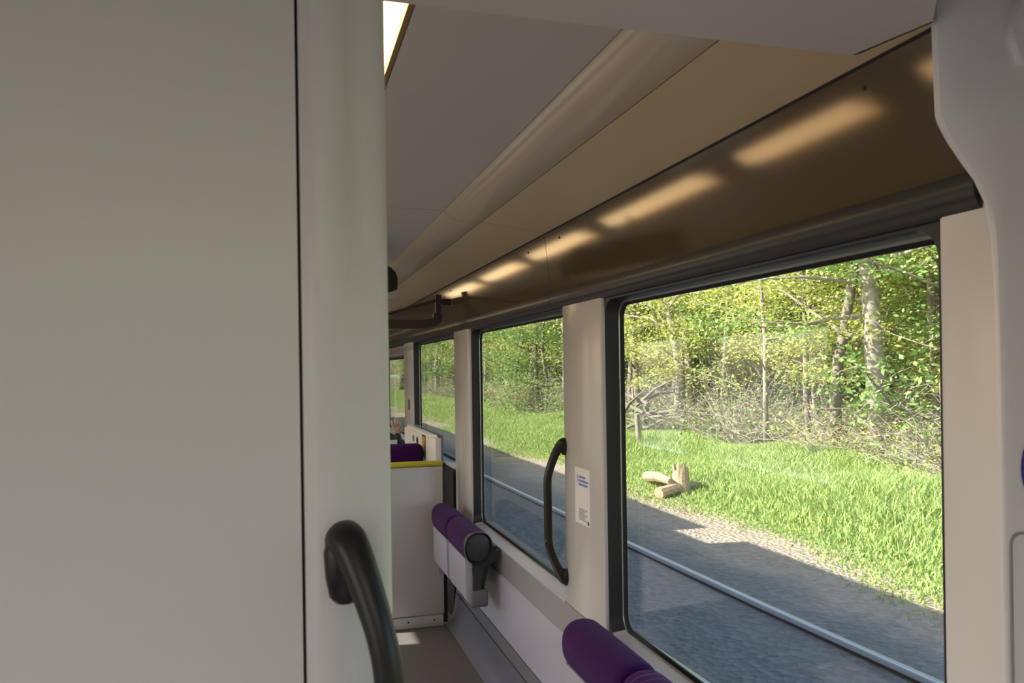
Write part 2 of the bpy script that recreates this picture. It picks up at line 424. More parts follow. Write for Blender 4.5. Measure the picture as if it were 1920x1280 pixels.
# ------------------------------------------------------------------ windows
for k, (a, b_) in enumerate(wins):
    top = WT if k < 3 else 1.745
    SILL0 = SILLS[k]
    inn = rrect(a + 0.02, b_ - 0.012, SILL0, top, 0.055)
    mid = rrect(a + 0.012, b_ - 0.003, SILL0 - 0.008, top + 0.006, 0.055)
    out = rrect(a - 0.01, b_ + 0.01, SILL0 - 0.012, top + 0.012, 0.001)
    bm = bmesh.new()
    ring_x(bm, mid, inn, 1.064, 1.112)     # reveal
    ring_x(bm, out, mid, 1.062, 1.064)     # face of the frame
    ring_x(bm, out, out, 1.062, 1.13)
    bmesh.ops.remove_doubles(bm, verts=bm.verts[:], dist=1e-5)
    zlo = SILL0 + 0.02
    for f in bm.faces:
        c = f.calc_center_median()
        if c.z < zlo - 0.012 and a < c.y < b_ - 0.03: f.material_index = 1
    W_ = finish('window_%d' % (k + 1), bm, [M['frame'], M['lav']])
    struct(W_, ['nearest large carriage window', 'second carriage window, beyond the handle pillar', 'third carriage window, beyond the low partition', 'farthest carriage window, beside the post'][k])
    g0 = rrect(a + 0.02, b_ - 0.012, SILL0, top, 0.055); g1 = rrect(a + 0.026, b_ - 0.018, SILL0 + 0.005, top - 0.005, 0.05)
    g2 = rrect(a + 0.038, b_ - 0.030, SILL0 + 0.016, top - 0.014, 0.045)
    bm = bmesh.new(); ring_x(bm, g0, g1, 1.108, 1.1075); ring_x(bm, g1, g1, 1.1075, 1.117)
    bmesh.ops.remove_doubles(bm, verts=bm.verts[:], dist=1e-5)
    finish('metal_bead', bm, M['bright'], W_)
    bm = bmesh.new(); ring_x(bm, g1, g2, 1.112, 1.116); ring_x(bm, g2, g2, 1.116, 1.122)
    bmesh.ops.remove_doubles(bm, verts=bm.verts[:], dist=1e-5)
    finish('gasket', bm, M['seal'], W_)
    finish('pane', bx(1.1205, 1.1265, a, b_, SILL0 - 0.01, top + 0.01), M['glass'], W_, smooth=0)
    if k == 3:
        finish('head_panel', bx(1.06, 1.13, a, b_, top + 0.012, 1.85), M['band'], W_)
W5 = struct(finish('window_5', bx(1.125, 1.131, -1.2, 0.55, 0.5, 1.9), M['glass'], smooth=0), 'door window beside the camera')

# ------------------------------------------------------------------ ceiling lights
def ceiling_light(y0, y1, x0, x1, label, group, g0=0.0, g1=0.04):
    t = thing('ceiling_light', label, 'light', ((x0 + x1) / 2, (y0 + y1) / 2, CZ), group)
    L = (y1 - y0) / 2; W = (x1 - x0) / 2
    d = [(-W + 0.012, 0.02), (-W + 0.03, 0.006), (0, -0.003), (W - 0.03, 0.006), (W - 0.012, 0.02), (0, 0.03)]
    finish('diffuser', extrude_y(d, -L, L), M['lamp'], t, smooth=60)
    bm = bmesh.new(); box(bm, W - 0.012, W - 0.002, -L - g0, L + g1, 0.0, 0.035); box(bm, -W + 0.002, -W + 0.012, -L - g0, L + g1, 0.0, 0.035)
    finish('frame', bm, M['lampedge'], t)
    finish('end_plate', bx(-W + 0.012, W - 0.012, L + 0.0, L + g1, 0.004, 0.03), M['ceil'], t)
    return t
ys = [(1.08, 1.88), (2.18, 2.86), (3.20, 4.30), (4.70, 5.76), (6.18, 7.25), (7.70, 8.95)]
for i, (a, b_) in enumerate(ys):
    ceiling_light(a, b_, -0.006, 0.222, 'warm white ceiling strip light beside the door post' if i < 2 else 'warm white ceiling strip light farther along the aisle', 'ceiling strip lights', 0.0, (ys[i + 1][0] - b_ - 0.002) if i < 5 else 0.3)
t = thing('ceiling_light', 'added fill light in the entrance ceiling behind the camera', 'light', (-0.2, -0.75, SZ))  # unseen lamp, added to brighten the entrance surfaces
finish('diffuser', bx(-0.55, 0.55, -0.13, 0.13, -0.012, 0.0, bev=0.004), M['vest_fill'], t)
finish('frame', bx(-0.57, 0.57, -0.15, 0.15, -0.008, 0.0), M['hinge'], t)

# ------------------------------------------------------------------ grab handles
h = thing('grab_handle', 'black grab handle on the white pillar between the two big windows', 'handle', (1.05, 2.895, 1.06))
X = -0.068
P = catmull([(0.004, 0.0, 0.265), (-0.014, 0.001, 0.262), (-0.038, 0.004, 0.225), (-0.060, 0.012, 0.165), (X, 0.016, 0.118), (X, 0.016, 0.03), (X, 0.016, -0.10),
             (X, 0.014, -0.118), (-0.058, 0.010, -0.165), (-0.036, 0.004, -0.22), (-0.014, 0.001, -0.262), (0.004, 0.0, -0.268)], 6)
bm = bmesh.new(); n = len(P)
rad = [0.0165 + 0.006 * max(0, 1 - min(i, n - 1 - i) / 14) for i in range(n)]
tube(bm, P, rad, 16, up=(0, 1, 0))
finish('bar', bm, M['handle'], h)
for z in (0.262, -0.266):
    bm = bmesh.new(); tube(bm, [(0.0, 0, z - 0.042 * (1 if z > 0 else -1)), (0.0, 0, z - 0.02 * (1 if z > 0 else -1)), (0.0, 0, z), (0.0, 0, z + 0.022 * (1 if z > 0 else -1))], [0.012, 0.021, 0.023, 0.012], 16)
    o = finish('mount', bm, M['handle'], h)
for v in h.children: v.location.z += 0.0

h = thing('grab_handle', 'thick black grab handle on the near off-white door post', 'handle', (0.058, 0.845, 1.42))
P = catmull([(0.0, 0.004, 0.022), (0.004, -0.012, 0.020), (0.012, -0.026, 0.0), (0.021, -0.040, -0.028), (0.030, -0.054, -0.062), (0.036, -0.061, -0.095), (0.038, -0.063, -0.135), (0.038, -0.063, -0.25), (0.038, -0.063, -0.45),
             (0.036, -0.060, -0.53), (0.024, -0.045, -0.60), (0.010, -0.02, -0.655), (0.0, 0.004, -0.665)], 6)
bm = bmesh.new(); n = len(P)
rad = [0.0150 + 0.0065 * max(0, 1 - min(i, n - 1 - i) / 24) for i in range(n)]
tube(bm, P, rad, 20, up=(0, 1, 0))
finish('bar', bm, M['handle'], h, smooth=60)
for z0, s in ((0.0, 1), (-0.64, -1)):
    bm = bmesh.new()
    Q = [(0.0, 0.002, z0 - 0.042 * s), (0.0, 0.0, z0 - 0.036 * s), (0, -0.002, z0 - 0.015 * s), (0, -0.002, z0 + 0.01 * s), (0, 0.0, z0 + 0.03 * s), (0, 0.003, z0 + 0.038 * s)]
    tube(bm, Q, [0.012, 0.017, 0.0205, 0.022, 0.017, 0.008], 18, up=(1, 0, 0), flat=0.7)
    finish('mount', bm, M['handle'], h, smooth=60)

# ------------------------------------------------------------------ sticker on the pillar, round sign on the jamb
s = thing('sticker', 'white printed paper sticker on the pillar beside the black handle', 'sticker', (1.0495, 2.71, 1.145))
finish('sheet', bx(-0.0006, 0.0004, -0.075, 0.075, -0.105, 0.103), M['paper'], s, smooth=0)
def line(par, y0, y1, z0, z1, m): return finish('print', bx(-0.0010, -0.0005, y0, y1, z0, z1), m, par, smooth=0)
o = line(s, -0.030, 0.036, 0.066, 0.074, M['blueink'])
line(s, -0.058, 0.036, 0.052, 0.060, M['blueink']); line(s, -0.052, 0.036, 0.038, 0.046, M['blueink'])
finish('icon', bx(-0.0010, -0.0005, 0.046, 0.052, 0.044, 0.076), M['blueink'], s, smooth=0)
for k in range(7):
    line(s, -0.045 + (k % 3) * 0.012, 0.036, -0.050 - k * 0.0065, -0.047 - k * 0.0065, M['greyink'])
finish('logo', bx(-0.0010, -0.0005, -0.064, -0.048, -0.098, -0.085), M['black'], s, smooth=0)
s['label'] = 'white sticker with blue lines of print on the pillar by the black handle'

def disc(bm, c, r, y, n=40, t=0.002):
    a = [bm.verts.new((c[0] + r * math.cos(2 * PI * k / n), y, c[1] + r * math.sin(2 * PI * k / n))) for k in range(n)]
    b = [bm.verts.new((c[0] + r * math.cos(2 * PI * k / n), y + t, c[1] + r * math.sin(2 * PI * k / n))) for k in range(n)]
    bm.faces.new(a); bm.faces.new(b[::-1])
    for k in range(n): bm.faces.new((a[k], a[(k + 1) % n], b[(k + 1) % n], b[k]))
s = thing('round_sign', 'round dark sign with a blue rim on the right-hand jamb', 'sign', (1.089, 0.8795, 1.466))
bm = bmesh.new(); disc(bm, (0, 0), 0.074, -0.002, t=0.003); finish('rim', bm, M['bluerim'], s)
bm = bmesh.new(); disc(bm, (0, 0), 0.069, -0.0035, t=0.002); finish('face', bm, M['screen'], s)

# ------------------------------------------------------------------ folding seats along the wall
def seat_roll(w):
    """purple padded roll, axis along y, rounded ends"""
    bm = bmesh.new(); n = 28
    prof = []
    for k in range(n):
        a = 2 * PI * k / n
        ca, sa = math.cos(a), math.sin(a)
        prof.append((0.072 * math.copysign(abs(ca) ** 0.85, ca), 0.076 * math.copysign(abs(sa) ** 0.85, sa) - (0.012 if sa < 0 else 0) * abs(sa)))
    ys_ = [(-w / 2, 0.80), (-w / 2 + 0.004, 0.90), (-w / 2 + 0.014, 0.97), (-w / 2 + 0.03, 1.0), (0, 1.01), (w / 2 - 0.03, 1.0), (w / 2 - 0.014, 0.97), (w / 2 - 0.004, 0.90), (w / 2, 0.80)]
    rings = [[bm.verts.new((x * s, y, z * s)) for x, z in prof] for y, s in ys_]
    for i in range(len(rings) - 1):
        for k in range(n):
            bm.faces.new((rings[i][k], rings[i][(k + 1) % n], rings[i + 1][(k + 1) % n], rings[i + 1][k]))
    bm.faces.new(rings[0]); bm.faces.new(rings[-1])
    return bm

stripe = bpy.data.materials.new('purple_ribbed_cloth'); stripe.use_nodes = True
_t = stripe.node_tree; _p = _t.nodes['Principled BSDF']; _p.inputs['Roughness'].default_value = 0.8; _p.inputs['Sheen Weight'].default_value = 0.05; _p.inputs['Specular IOR Level'].default_value = 0.1
_tc = _t.nodes.new('ShaderNodeTexCoord'); _wv = _t.nodes.new('ShaderNodeTexWave'); _wv.bands_direction = 'Y'
_wv.inputs['Scale'].default_value = 9; _wv.inputs['Distortion'].default_value = 2.5; _wv.inputs['Detail'].default_value = 0; _wv.inputs['Detail Scale'].default_value = 0.8
_rm = _t.nodes.new('ShaderNodeValToRGB')
_rm.color_ramp.elements[0].position = 0.80; _rm.color_ramp.elements[0].color = (0.046, 0.006, 0.085, 1)
_rm.color_ramp.elements[1].position = 0.97; _rm.color_ramp.elements[1].color = (0.12, 0.03, 0.18, 1)
_t.links.new(_tc.outputs['Object'], _wv.inputs['Vector']); _t.links.new(_wv.outputs['Fac'], _rm.inputs['Fac']); _t.links.new(_rm.outputs['Color'], _p.inputs['Base Color'])

def folding_seat(y0, y1, label, cloth='purple', near_arm=False):
    w = y1 - y0
    t = thing('folding_seat', label, 'seat', (0.93, (y0 + y1) / 2, 0.40), 'folding seats along the window wall')
    r = finish('backrest_pad', seat_roll(w), M['purple'] if cloth == 'purple' else stripe, t, smooth=60, loc=(-0.004, 0, 0.322))
    if near_arm:
        bm = seat_roll(0.016); bmesh.ops.scale(bm, vec=(0.985, 1, 0.985), verts=bm.verts[:])
        finish('end_cap', bm, M['seatgrey'], r, smooth=60, loc=(0, -w / 2 - 0.004, 0))
    bm = extrude_y([(-0.066, 0.26), (-0.062, 0.06), (-0.052, 0.035), (-0.030, 0.03), (-0.018, 0.04), (-0.030, 0.26)], -w / 2 + 0.012, w / 2 - 0.012)
    bmesh.ops.bevel(bm, geom=[e for e in bm.edges if abs(e.verts[0].co.y - e.verts[1].co.y) < 1e-6], offset=0.006, segments=2, affect='EDGES')
    finish('seat_shell', bm, M['lav'], t, smooth=50)
    bm = extrude_y([(-0.03, 0.27), (-0.012, 0.04), (0.02, 0.05), (0.06, 0.20), (0.105, 0.26), (0.105, 0.31), (0.0, 0.33)], -w / 2 + 0.03, w / 2 - 0.03)
    finish('back_shell', bm, M['seatgrey'], t)
    for s_ in (-1, 1):
        y = s_ * (w / 2 - 0.004)
        a = 0.011
        bm = extrude_y([(-0.010, 0.28), (-0.028, 0.22), (-0.032, 0.12), (-0.03, 0.05), (0.012, 0.05), (0.008, 0.15), (0.025, 0.22), (0.105, 0.255), (0.105, 0.30)], y - a, y + a)
        sf = finish('side_frame', bm, M['seatgrey'], t)
        bm = bmesh.new(); box(bm, -0.045, 0.045, y - 0.016, y + 0.016, 0.015, 0.105, bev=0.012, seg=3)
        finish('hinge_block', bm, M['hinge'], sf)
    return t
folding_seat(4.345, 4.80, 'far purple-topped folding seat beside the low partition')
folding_seat(3.865, 4.325, 'second purple-topped folding seat, in front of the one by the partition', near_arm=True)
folding_seat(1.985, 2.43, 'purple-topped folding seat below the pillar, plain dark top')
folding_seat(1.50, 1.965, 'nearest folding seat, purple ribbed top cut by the bottom edge', 'stripe')

# ------------------------------------------------------------------ low partition
p = thing('partition', 'low white partition with a yellow-green top rail, beside the far folding seats', 'partition', (0.62, 4.91, 0.0))
finish('panel', bx(-0.30, 0.333, -0.015, 0.02, 0.075, 1.012, bev=0.012), M['white_gloss'], p)
bm = bmesh.new(); box(bm, -0.30, 0.337, -0.022, 0.027, 1.012, 1.045, bev=0.014, seg=3)
finish('top_rail', bm, M['yellow'], p)
b_ = finish('base_plate', bx(-0.30, 0.325, -0.018, 0.022, 0.0, 0.072, bev=0.008), M['white_gloss'], p)
for x in (0.10, 0.265):
    bm = bmesh.new(); tube(bm, [(x, -0.017, 0.045), (x, -0.020, 0.045)], 0.006, 12); finish('screw', bm, M['black'], b_)
bm = bmesh.new(); box(bm, 0.30, 0.36, -0.022, -0.016, 0.33, 0.39, bev=0.01)
br = finish('wall_bracket', bm, M['lav'], p)
for z in (0.345, 0.372):
    bm = bmesh.new(); tube(bm, [(0.325, -0.021, z), (0.325, -0.0245, z)], 0.006, 12); finish('screw', bm, M['black'], br)
finish('side_strip', bx(0.331, 0.352, -0.008, 0.018, 0.02, 0.33), M['seal'], p)

# ------------------------------------------------------------------ white casing beyond the partition
cs = thing('casing', 'white plastic casing with stickers against the wall beyond the partition', 'casing', (1.0, 5.9, 0.0))
bm = extrude_z([(-0.055, 0.58), (-0.05, -0.50), (-0.04, -0.56), (-0.015, -0.60), (0.02, -0.61), (0.02, 0.58)], 0.0, 1.17)
bmesh.ops.bevel(bm, geom=[e for e in bm.edges if all(v.co.z > 1.1 for v in e.verts)], offset=0.02, segments=3, affect='EDGES')
finish('shell', bm, M['white'], cs, smooth=40)
finish('edge_trim', bx(0.02, 0.034, -0.615, 0.58, 0.0, 1.175), M['hinge'], cs)
for (y, z, ry, rz, m, nm) in ((0.13, 1.095, 0.045, 0.027, 'green', 'green_sign'), (-0.05, 1.09, 0.045, 0.03, 'black', 'black_sign')):
    bm = bmesh.new()
    vv = [bm.verts.new((-0.0535 - 0.001, y + ry * math.cos(2 * PI * k / 24), z + rz * math.sin(2 * PI * k / 24))) for k in range(24)]
    v2 = [bm.verts.new((-0.050, v.co.y, v.co.z)) for v in vv]
    bm.faces.new(vv); bm.faces.new(v2[::-1])
    for k in range(24): bm.faces.new((vv[k], vv[(k + 1) % 24], v2[(k + 1) % 24], v2[k]))
    finish(nm, bm, M[m], cs)
pic = finish('poster_sign', bx(-0.0545, -0.049, -0.40, -0.27, 0.995, 1.155), M['black'], cs, smooth=0)
finish('picture', bx(-0.0555, -0.0545, -0.385, -0.285, 1.035, 1.145), M['amber'], pic, smooth=0)
finish('caption', bx(-0.0555, -0.0545, -0.385, -0.285, 1.0, 1.03), M['green'], pic, smooth=0)
sp = bx(1.0488, 1.0498, 6.86, 6.94, 1.27, 1.36)
tag(finish('sticker', sp, M['black'], smooth=0), 'small dark sticker on the narrow pillar above the white casing', 'sticker')

# passenger seat and passenger beyond the partition
t = thing('passenger_seat', 'purple passenger seat showing just above the yellow partition rail', 'seat', (0.74, 5.55, 0.0))
bm = bmesh.new(); box(bm, -0.22, 0.20, -0.05, 0.06, 0.42, 1.10, bev=0.05, seg=4); finish('backrest', bm, M['purple'], t, smooth=60)
bm = bmesh.new(); box(bm, -0.22, 0.20, 0.04, 0.48, 0.36, 0.46, bev=0.03, seg=3); finish('cushion', bm, M['purple'], t, smooth=60)
finish('pedestal', bx(-0.15, 0.13, 0.06, 0.36, 0.0, 0.37, bev=0.01), M['seatgrey'], t)

t = thing('passenger_seat', 'purple passenger seat under the seated passenger, mostly behind the door post', 'seat', (0.60, 7.0, 0.0))
bm = bmesh.new(); box(bm, -0.22, 0.22, 0.16, 0.27, 0.42, 1.02, bev=0.05, seg=4); finish('backrest', bm, M['purple'], t, smooth=60)
bm = bmesh.new(); box(bm, -0.22, 0.22, -0.30, 0.18, 0.36, 0.46, bev=0.03, seg=3); finish('cushion', bm, M['purple'], t, smooth=60)
finish('pedestal', bx(-0.14, 0.14, -0.16, 0.14, 0.0, 0.37, bev=0.01), M['seatgrey'], t)

def skin_figure(name, V, E, R, root, m, parent, sub=2):
    me = bpy.data.meshes.new(name); me.from_pydata(V, E, [])
    o = bpy.data.objects.new(name, me); C.objects.link(o); me.materials.append(m)
    if parent: o.parent = parent
    sk = o.modifiers.new('skin', 'SKIN')
    for i, r in enumerate(R): me.skin_vertices[0].data[i].radius = (r, r)
    for i in range(len(V)): me.skin_vertices[0].data[i].use_root = (i == root)
    sk.use_smooth_shade = True
    s_ = o.modifiers.new('sub', 'SUBSURF'); s_.levels = sub; s_.render_levels = sub
    return o
me0 = bpy.data.meshes.new('tmp')
# the passenger sits facing the viewer beyond the partition; a forearm and hand are what shows
pr = thing('person', 'seated passenger in dark sleeves, forearm and hand showing above the partition', 'person', (0.60, 6.95, 0.0))
V = [(0, 0, 0.585), (0, 0.03, 0.78), (0, 0.02, 0.98), (0, 0.0, 1.075),
     (0.16, 0.01, 1.02), (0.29, -0.10, 0.86), (0.335, -0.24, 0.92), (0.305, -0.34, 1.06), (0.298, -0.36, 1.09),
     (-0.16, 0.01, 1.02), (-0.27, -0.04, 0.79), (-0.17, -0.25, 0.66)]
E_ = [(0, 1), (1, 2), (2, 3), (2, 4), (4, 5), (5, 6), (6, 7), (7, 8), (2, 9), (9, 10), (10, 11)]
Rr = [0.125, 0.13, 0.125, 0.055, 0.065, 0.05, 0.042, 0.034, 0.030, 0.065, 0.05, 0.035]
skin_figure('body', V, E_, Rr, 0, M['sleeve'], pr)
V = [(0, 0.0, 0.575), (0.09, -0.05, 0.555), (0.12, -0.43, 0.55), (0.12, -0.45, 0.12), (-0.09, -0.05, 0.555), (-0.12, -0.43, 0.55), (-0.12, -0.45, 0.12)]
skin_figure('trousers', V, [(0, 1), (1, 2), (2, 3), (0, 4), (4, 5), (5, 6)], [0.12, 0.085, 0.065, 0.048, 0.085, 0.065, 0.048], 0, M['trousers'], pr)
for sx in (-0.12, 0.12):
    skin_figure('shoe', [(sx, -0.43, 0.05), (sx, -0.52, 0.04), (sx, -0.60, 0.035)], [(0, 1), (1, 2)], [0.045, 0.042, 0.03], 0, M['handle'], pr, 2)
# head: skull, jaw, nose, ears on one surface; eyes, mouth and hair are its own parts
bm = bmesh.new()
bmesh.ops.create_uvsphere(bm, u_segments=28, v_segments=20, radius=1.0)
for v_ in bm.verts:
    x, y, z = v_.co
    wdt = 0.076 * (1 - 0.22 * max(0, -z)); dep = 0.096 * (1 - 0.10 * max(0, -z))
    v_.co = Vector((x * wdt, y * dep - 0.012 * max(0, -z), z * 0.118))
    n_ = math.exp(-(x / 0.16) ** 2) * (1 if y < 0 else 0)
    v_.co.y -= n_ * 0.022 * max(0, 1 - abs(z + 0.18) / 0.28)            # nose
    if abs(x) > 0.86 and abs(z + 0.05) < 0.28 and -0.3 < y < 0.4: v_.co.x *= 1.14   # ears
    if y < -0.6 and 0.18 < abs(x) < 0.5 and abs(z - 0.08) < 0.13: v_.co.y += 0.007   # eye sockets
tube(bm, [(0, 0.045, -0.17), (0, 0.03, -0.10), (0, 0.015, -0.04)], [0.056, 0.050, 0.048], 16)
hd = finish('head', bm, M['skin'], pr, smooth=60, loc=(0, -0.055, 1.245))
for sx in (-0.030, 0.030):
    bm = bmesh.new(); bmesh.ops.create_uvsphere(bm, u_segments=12, v_segments=8, radius=0.009, matrix=Matrix.Translation((sx, -0.083, 0.010))); finish('eye', bm, M['black'], hd)
bm = bmesh.new(); tube(bm, [(-0.024, -0.083, -0.062), (0, -0.090, -0.064), (0.024, -0.083, -0.062)], [0.003, 0.005, 0.003], 8); finish('mouth', bm, M['hair'], hd)
bm = bmesh.new(); bmesh.ops.create_uvsphere(bm, u_segments=28, v_segments=20, radius=1.0)
bmesh.ops.delete(bm, geom=[v_ for v_ in bm.verts if v_.co.z < (0.50 if v_.co.y < -0.35 else -0.25)], context='VERTS')
for v_ in bm.verts: v_.co = Vector((v_.co.x * 0.083, v_.co.y * 0.103 + 0.002, v_.co.z * 0.127))
bmesh.ops.solidify(bm, geom=bm.faces[:], thickness=0.008)
finish('hair', bm, M['hair'], hd, smooth=60)
hv = [(0.298, -0.36, 1.085), (0.290, -0.375, 1.125)]; he = [(0, 1)]; hr = [0.024, 0.026]
for k, (dx, l) in enumerate(((-0.028, 0.062), (-0.010, 0.075), (0.010, 0.070), (0.027, 0.055))):
    a = len(hv)
    hv += [(0.288 + dx, -0.382, 1.145), (0.286 + dx * 1.15, -0.392, 1.145 + l * 0.55), (0.284 + dx * 1.2, -0.382, 1.145 + l)]
    he += [(1, a), (a, a + 1), (a + 1, a + 2)]; hr += [0.010, 0.009, 0.007]
a = len(hv); hv += [(0.325, -0.385, 1.115), (0.340, -0.395, 1.14)]; he += [(0, a), (a, a + 1)]; hr += [0.011, 0.008]
skin_figure('hand', hv, he, hr, 0, M['skin'], pr, 2)
bpy.data.meshes.remove(me0)
pp = tag(finish('newspaper', bx(0.785, 0.895, 6.572, 6.578, 0.90, 1.04), M['cloth'], smooth=0), 'white paper held in front of the passenger beyond the partition', 'newspaper')
pp.rotation_euler = (0, 0, 0)

# ------------------------------------------------------------------ luggage rack
rk = thing('luggage_rack', 'brown metal luggage rack with curved end bracket above the partition', 'rack', (0.95, 4.9, 1.9))
path = catmull([(-0.012, 0, 0.195), (-0.012, 0, 0.10), (-0.016, 0, 0.065), (-0.025, 0, 0.030), (-0.075, 0, 0.012), (-0.14, 0, 0.008), (-0.28, 0, 0.008), (-0.40, 0, 0.010)], 6)
bm = bmesh.new()
n = len(path); rows = []
for i in range(n):
    tg = (path[min(n - 1, i + 1)] - path[max(0, i - 1)]).normalized()
    nn = Vector((-tg.z, 0, tg.x))
    wdt = 0.017 if i < 10 else 0.028
    rows.append([bm.verts.new(path[i] + nn * s1 * wdt + Vector((0, s2 * 0.014, 0))) for s1, s2 in ((-1, -1), (1, -1), (1, 1), (-1, 1))])
for i in range(n - 1):
    for k in range(4): bm.faces.new((rows[i][k], rows[i][(k + 1) % 4], rows[i + 1][(k + 1) % 4], rows[i + 1][k]))
bm.faces.new(rows[0]); bm.faces.new(rows[-1])
finish('end_bracket', bm, M['rack'], rk)
bm = bmesh.new(); tube(bm, [(0.0, 0.0, 0.165), (-0.28, 0.0, 0.085), (-0.40, 0, 0.05)], 0.010, 10); finish('cross_bar', bm, M['rack'], rk)
for x in (-0.39, -0.25, -0.10):
    bm = bmesh.new(); tube(bm, [(x, 0.0, 0.004), (x, 4.0, 0.004)], 0.011, 10); finish('shelf_tube', bm, M['rackpale'], rk)
bm = bmesh.new(); box(bm, -0.42, -0.40, 0.0, 4.0, -0.02, 0.05, bev=0.006); finish('front_rail', bm, M['rackpale'], rk)
bm = bmesh.new(); box(bm, 0.0, 0.075, 0.0, 0.012, 0.13, 0.17, bev=0.004); finish('wall_fixing', bm, M['rack'], rk)

# hanging display
dsp = thing('information_display', 'dark hanging display at the edge of the door post, under the ceiling', 'display', (0.205, 4.0, 2.06))
outl = [(-0.38, -0.045), (0.30, -0.045), (0.352, -0.025), (0.354, 0.03), (0.345, 0.06), (0.32, 0.085), (0.28, 0.10), (-0.38, 0.10)]
finish('housing', extrude_y(outl, 0.0, 0.12), M['screen'], dsp)
finish('lower_edge', extrude_y([(-0.38, -0.075), (0.325, -0.075), (0.352, -0.055), (0.352, -0.027), (0.30, -0.046), (-0.38, -0.046)], 0.004, 0.116), M['band'], dsp)
bm = bmesh.new(); tube(bm, [(-0.1, 0.06, 0.09), (-0.1, 0.06, 0.185)], 0.02, 12); finish('hanger', bm, M['rack'], dsp)

# ================================================================== OUTSIDE
rng = np.random.default_rng(11)
random.seed(5)

def ground_mat():
    m = bpy.data.materials.new('trackside_ground'); m.use_nodes = True
    t = m.node_tree; b = t.nodes['Principled BSDF']; b.inputs['Roughness'].default_value = 0.95
    tc = t.nodes.new('ShaderNodeTexCoord'); sx = t.nodes.new('ShaderNodeSeparateXYZ')
    t.links.new(tc.outputs['Object'], sx.inputs[0])
    n1 = t.nodes.new('ShaderNodeTexNoise'); n1.inputs['Scale'].default_value = 0.9; n1.inputs['Detail'].default_value = 6
    t.links.new(tc.outputs['Object'], n1.inputs['Vector'])
    ad = t.nodes.new('ShaderNodeMath'); ad.operation = 'MULTIPLY_ADD'; ad.inputs[1].default_value = 1.6
    t.links.new(n1.outputs['Fac'], ad.inputs[0]); t.links.new(sx.outputs[0], ad.inputs[2])
    mr = t.nodes.new('ShaderNodeMapRange'); mr.inputs[1].default_value = 0; mr.inputs[2].default_value = 50
    t.links.new(ad.outputs[0], mr.inputs[0])
    r = t.nodes.new('ShaderNodeValToRGB'); e = r.color_ramp.elements
    e[0].position = 0.0; e[0].color = (0.21, 0.195, 0.18, 1)
    e[1].position = 0.11; e[1].color = (0.215, 0.20, 0.185, 1)
    for pos, c in ((0.122, (0.42, 0.33, 0.26, 1)), (0.140, (0.40, 0.31, 0.22, 1)), (0.152, (0.22, 0.27, 0.07, 1)), (0.255, (0.17, 0.26, 0.06, 1)), (0.30, (0.26, 0.21, 0.13, 1)), (0.60, (0.25, 0.24, 0.10, 1)), (0.70, (0.34, 0.44, 0.13, 1))):
        k = e.new(pos); k.color = c
    t.links.new(mr.outputs[0], r.inputs[0])
    n2 = t.nodes.new('ShaderNodeTexVoronoi'); n2.inputs['Scale'].default_value = 16
    t.links.new(tc.outputs['Object'], n2.inputs['Vector'])
    mx = t.nodes.new('ShaderNodeMix'); mx.data_type = 'RGBA'; mx.blend_type = 'MULTIPLY'; mx.inputs[0].default_value = 0.45
    rr = t.nodes.new('ShaderNodeMapRange'); rr.inputs[3].default_value = 0.55; rr.inputs[4].default_value = 1.25
    sp_ = t.nodes.new('ShaderNodeSeparateColor'); t.links.new(n2.outputs['Color'], sp_.inputs[0]); t.links.new(sp_.outputs[0], rr.inputs[0])
    cb = t.nodes.new('ShaderNodeCombineColor')
    for q in range(3): t.links.new(rr.outputs[0], cb.inputs[q])
    t.links.new(r.outputs[0], mx.inputs[6]); t.links.new(cb.outputs[0], mx.inputs[7]); t.links.new(mx.outputs[2], b.inputs['Base Color'])
    bp = t.nodes.new('ShaderNodeBump'); bp.inputs['Distance'].default_value = 0.05; bp.inputs['Strength'].default_value = 0.7
    t.links.new(n2.outputs['Distance'], bp.inputs['Height']); t.links.new(bp.outputs['Normal'], b.inputs['Normal'])
    return m

def gh(x, y):
    """ground height: flat ballast, low verge with soft bumps, rising slightly into the wood"""
    s1 = np.clip((x - 5.6) / 2.5, 0, 1)
    return GZ + 0.07 * np.clip((5.2 - x) / 0.5, 0, 1) + s1 * (0.10 + 0.10 * np.sin(y * 0.55 + x * 0.9) + 0.07 * np.sin(y * 1.3 - x * 0.6)) + np.clip(x - 13, 0, 100) * 0.012

gx = np.concatenate([np.array([-60, -20, -3, 0, 2, 4, 5]), np.linspace(5.4, 14, 30), np.linspace(15, 45, 16), np.array([60, 90, 140, 220])])
gy = np.concatenate([np.array([-80, -40, -15]), np.linspace(-5, 60, 110), np.linspace(62, 120, 30), np.array([150, 220, 320])])
XX, YY = np.meshgrid(gx, gy, indexing='ij')
ZZ = gh(XX, YY)
vv = np.stack([XX.ravel(), YY.ravel(), ZZ.ravel()], 1)
ny = len(gy)
ff = [(i * ny + j, (i + 1) * ny + j, (i + 1) * ny + j + 1, i * ny + j + 1) for i in range(len(gx) - 1) for j in range(ny - 1)]
me = bpy.data.meshes.new('ground'); me.from_pydata(vv.tolist(), [], ff)
struct(link('ground', me, ground_mat()), 'ballast, brown dirt strip and grassy verge beside the line')

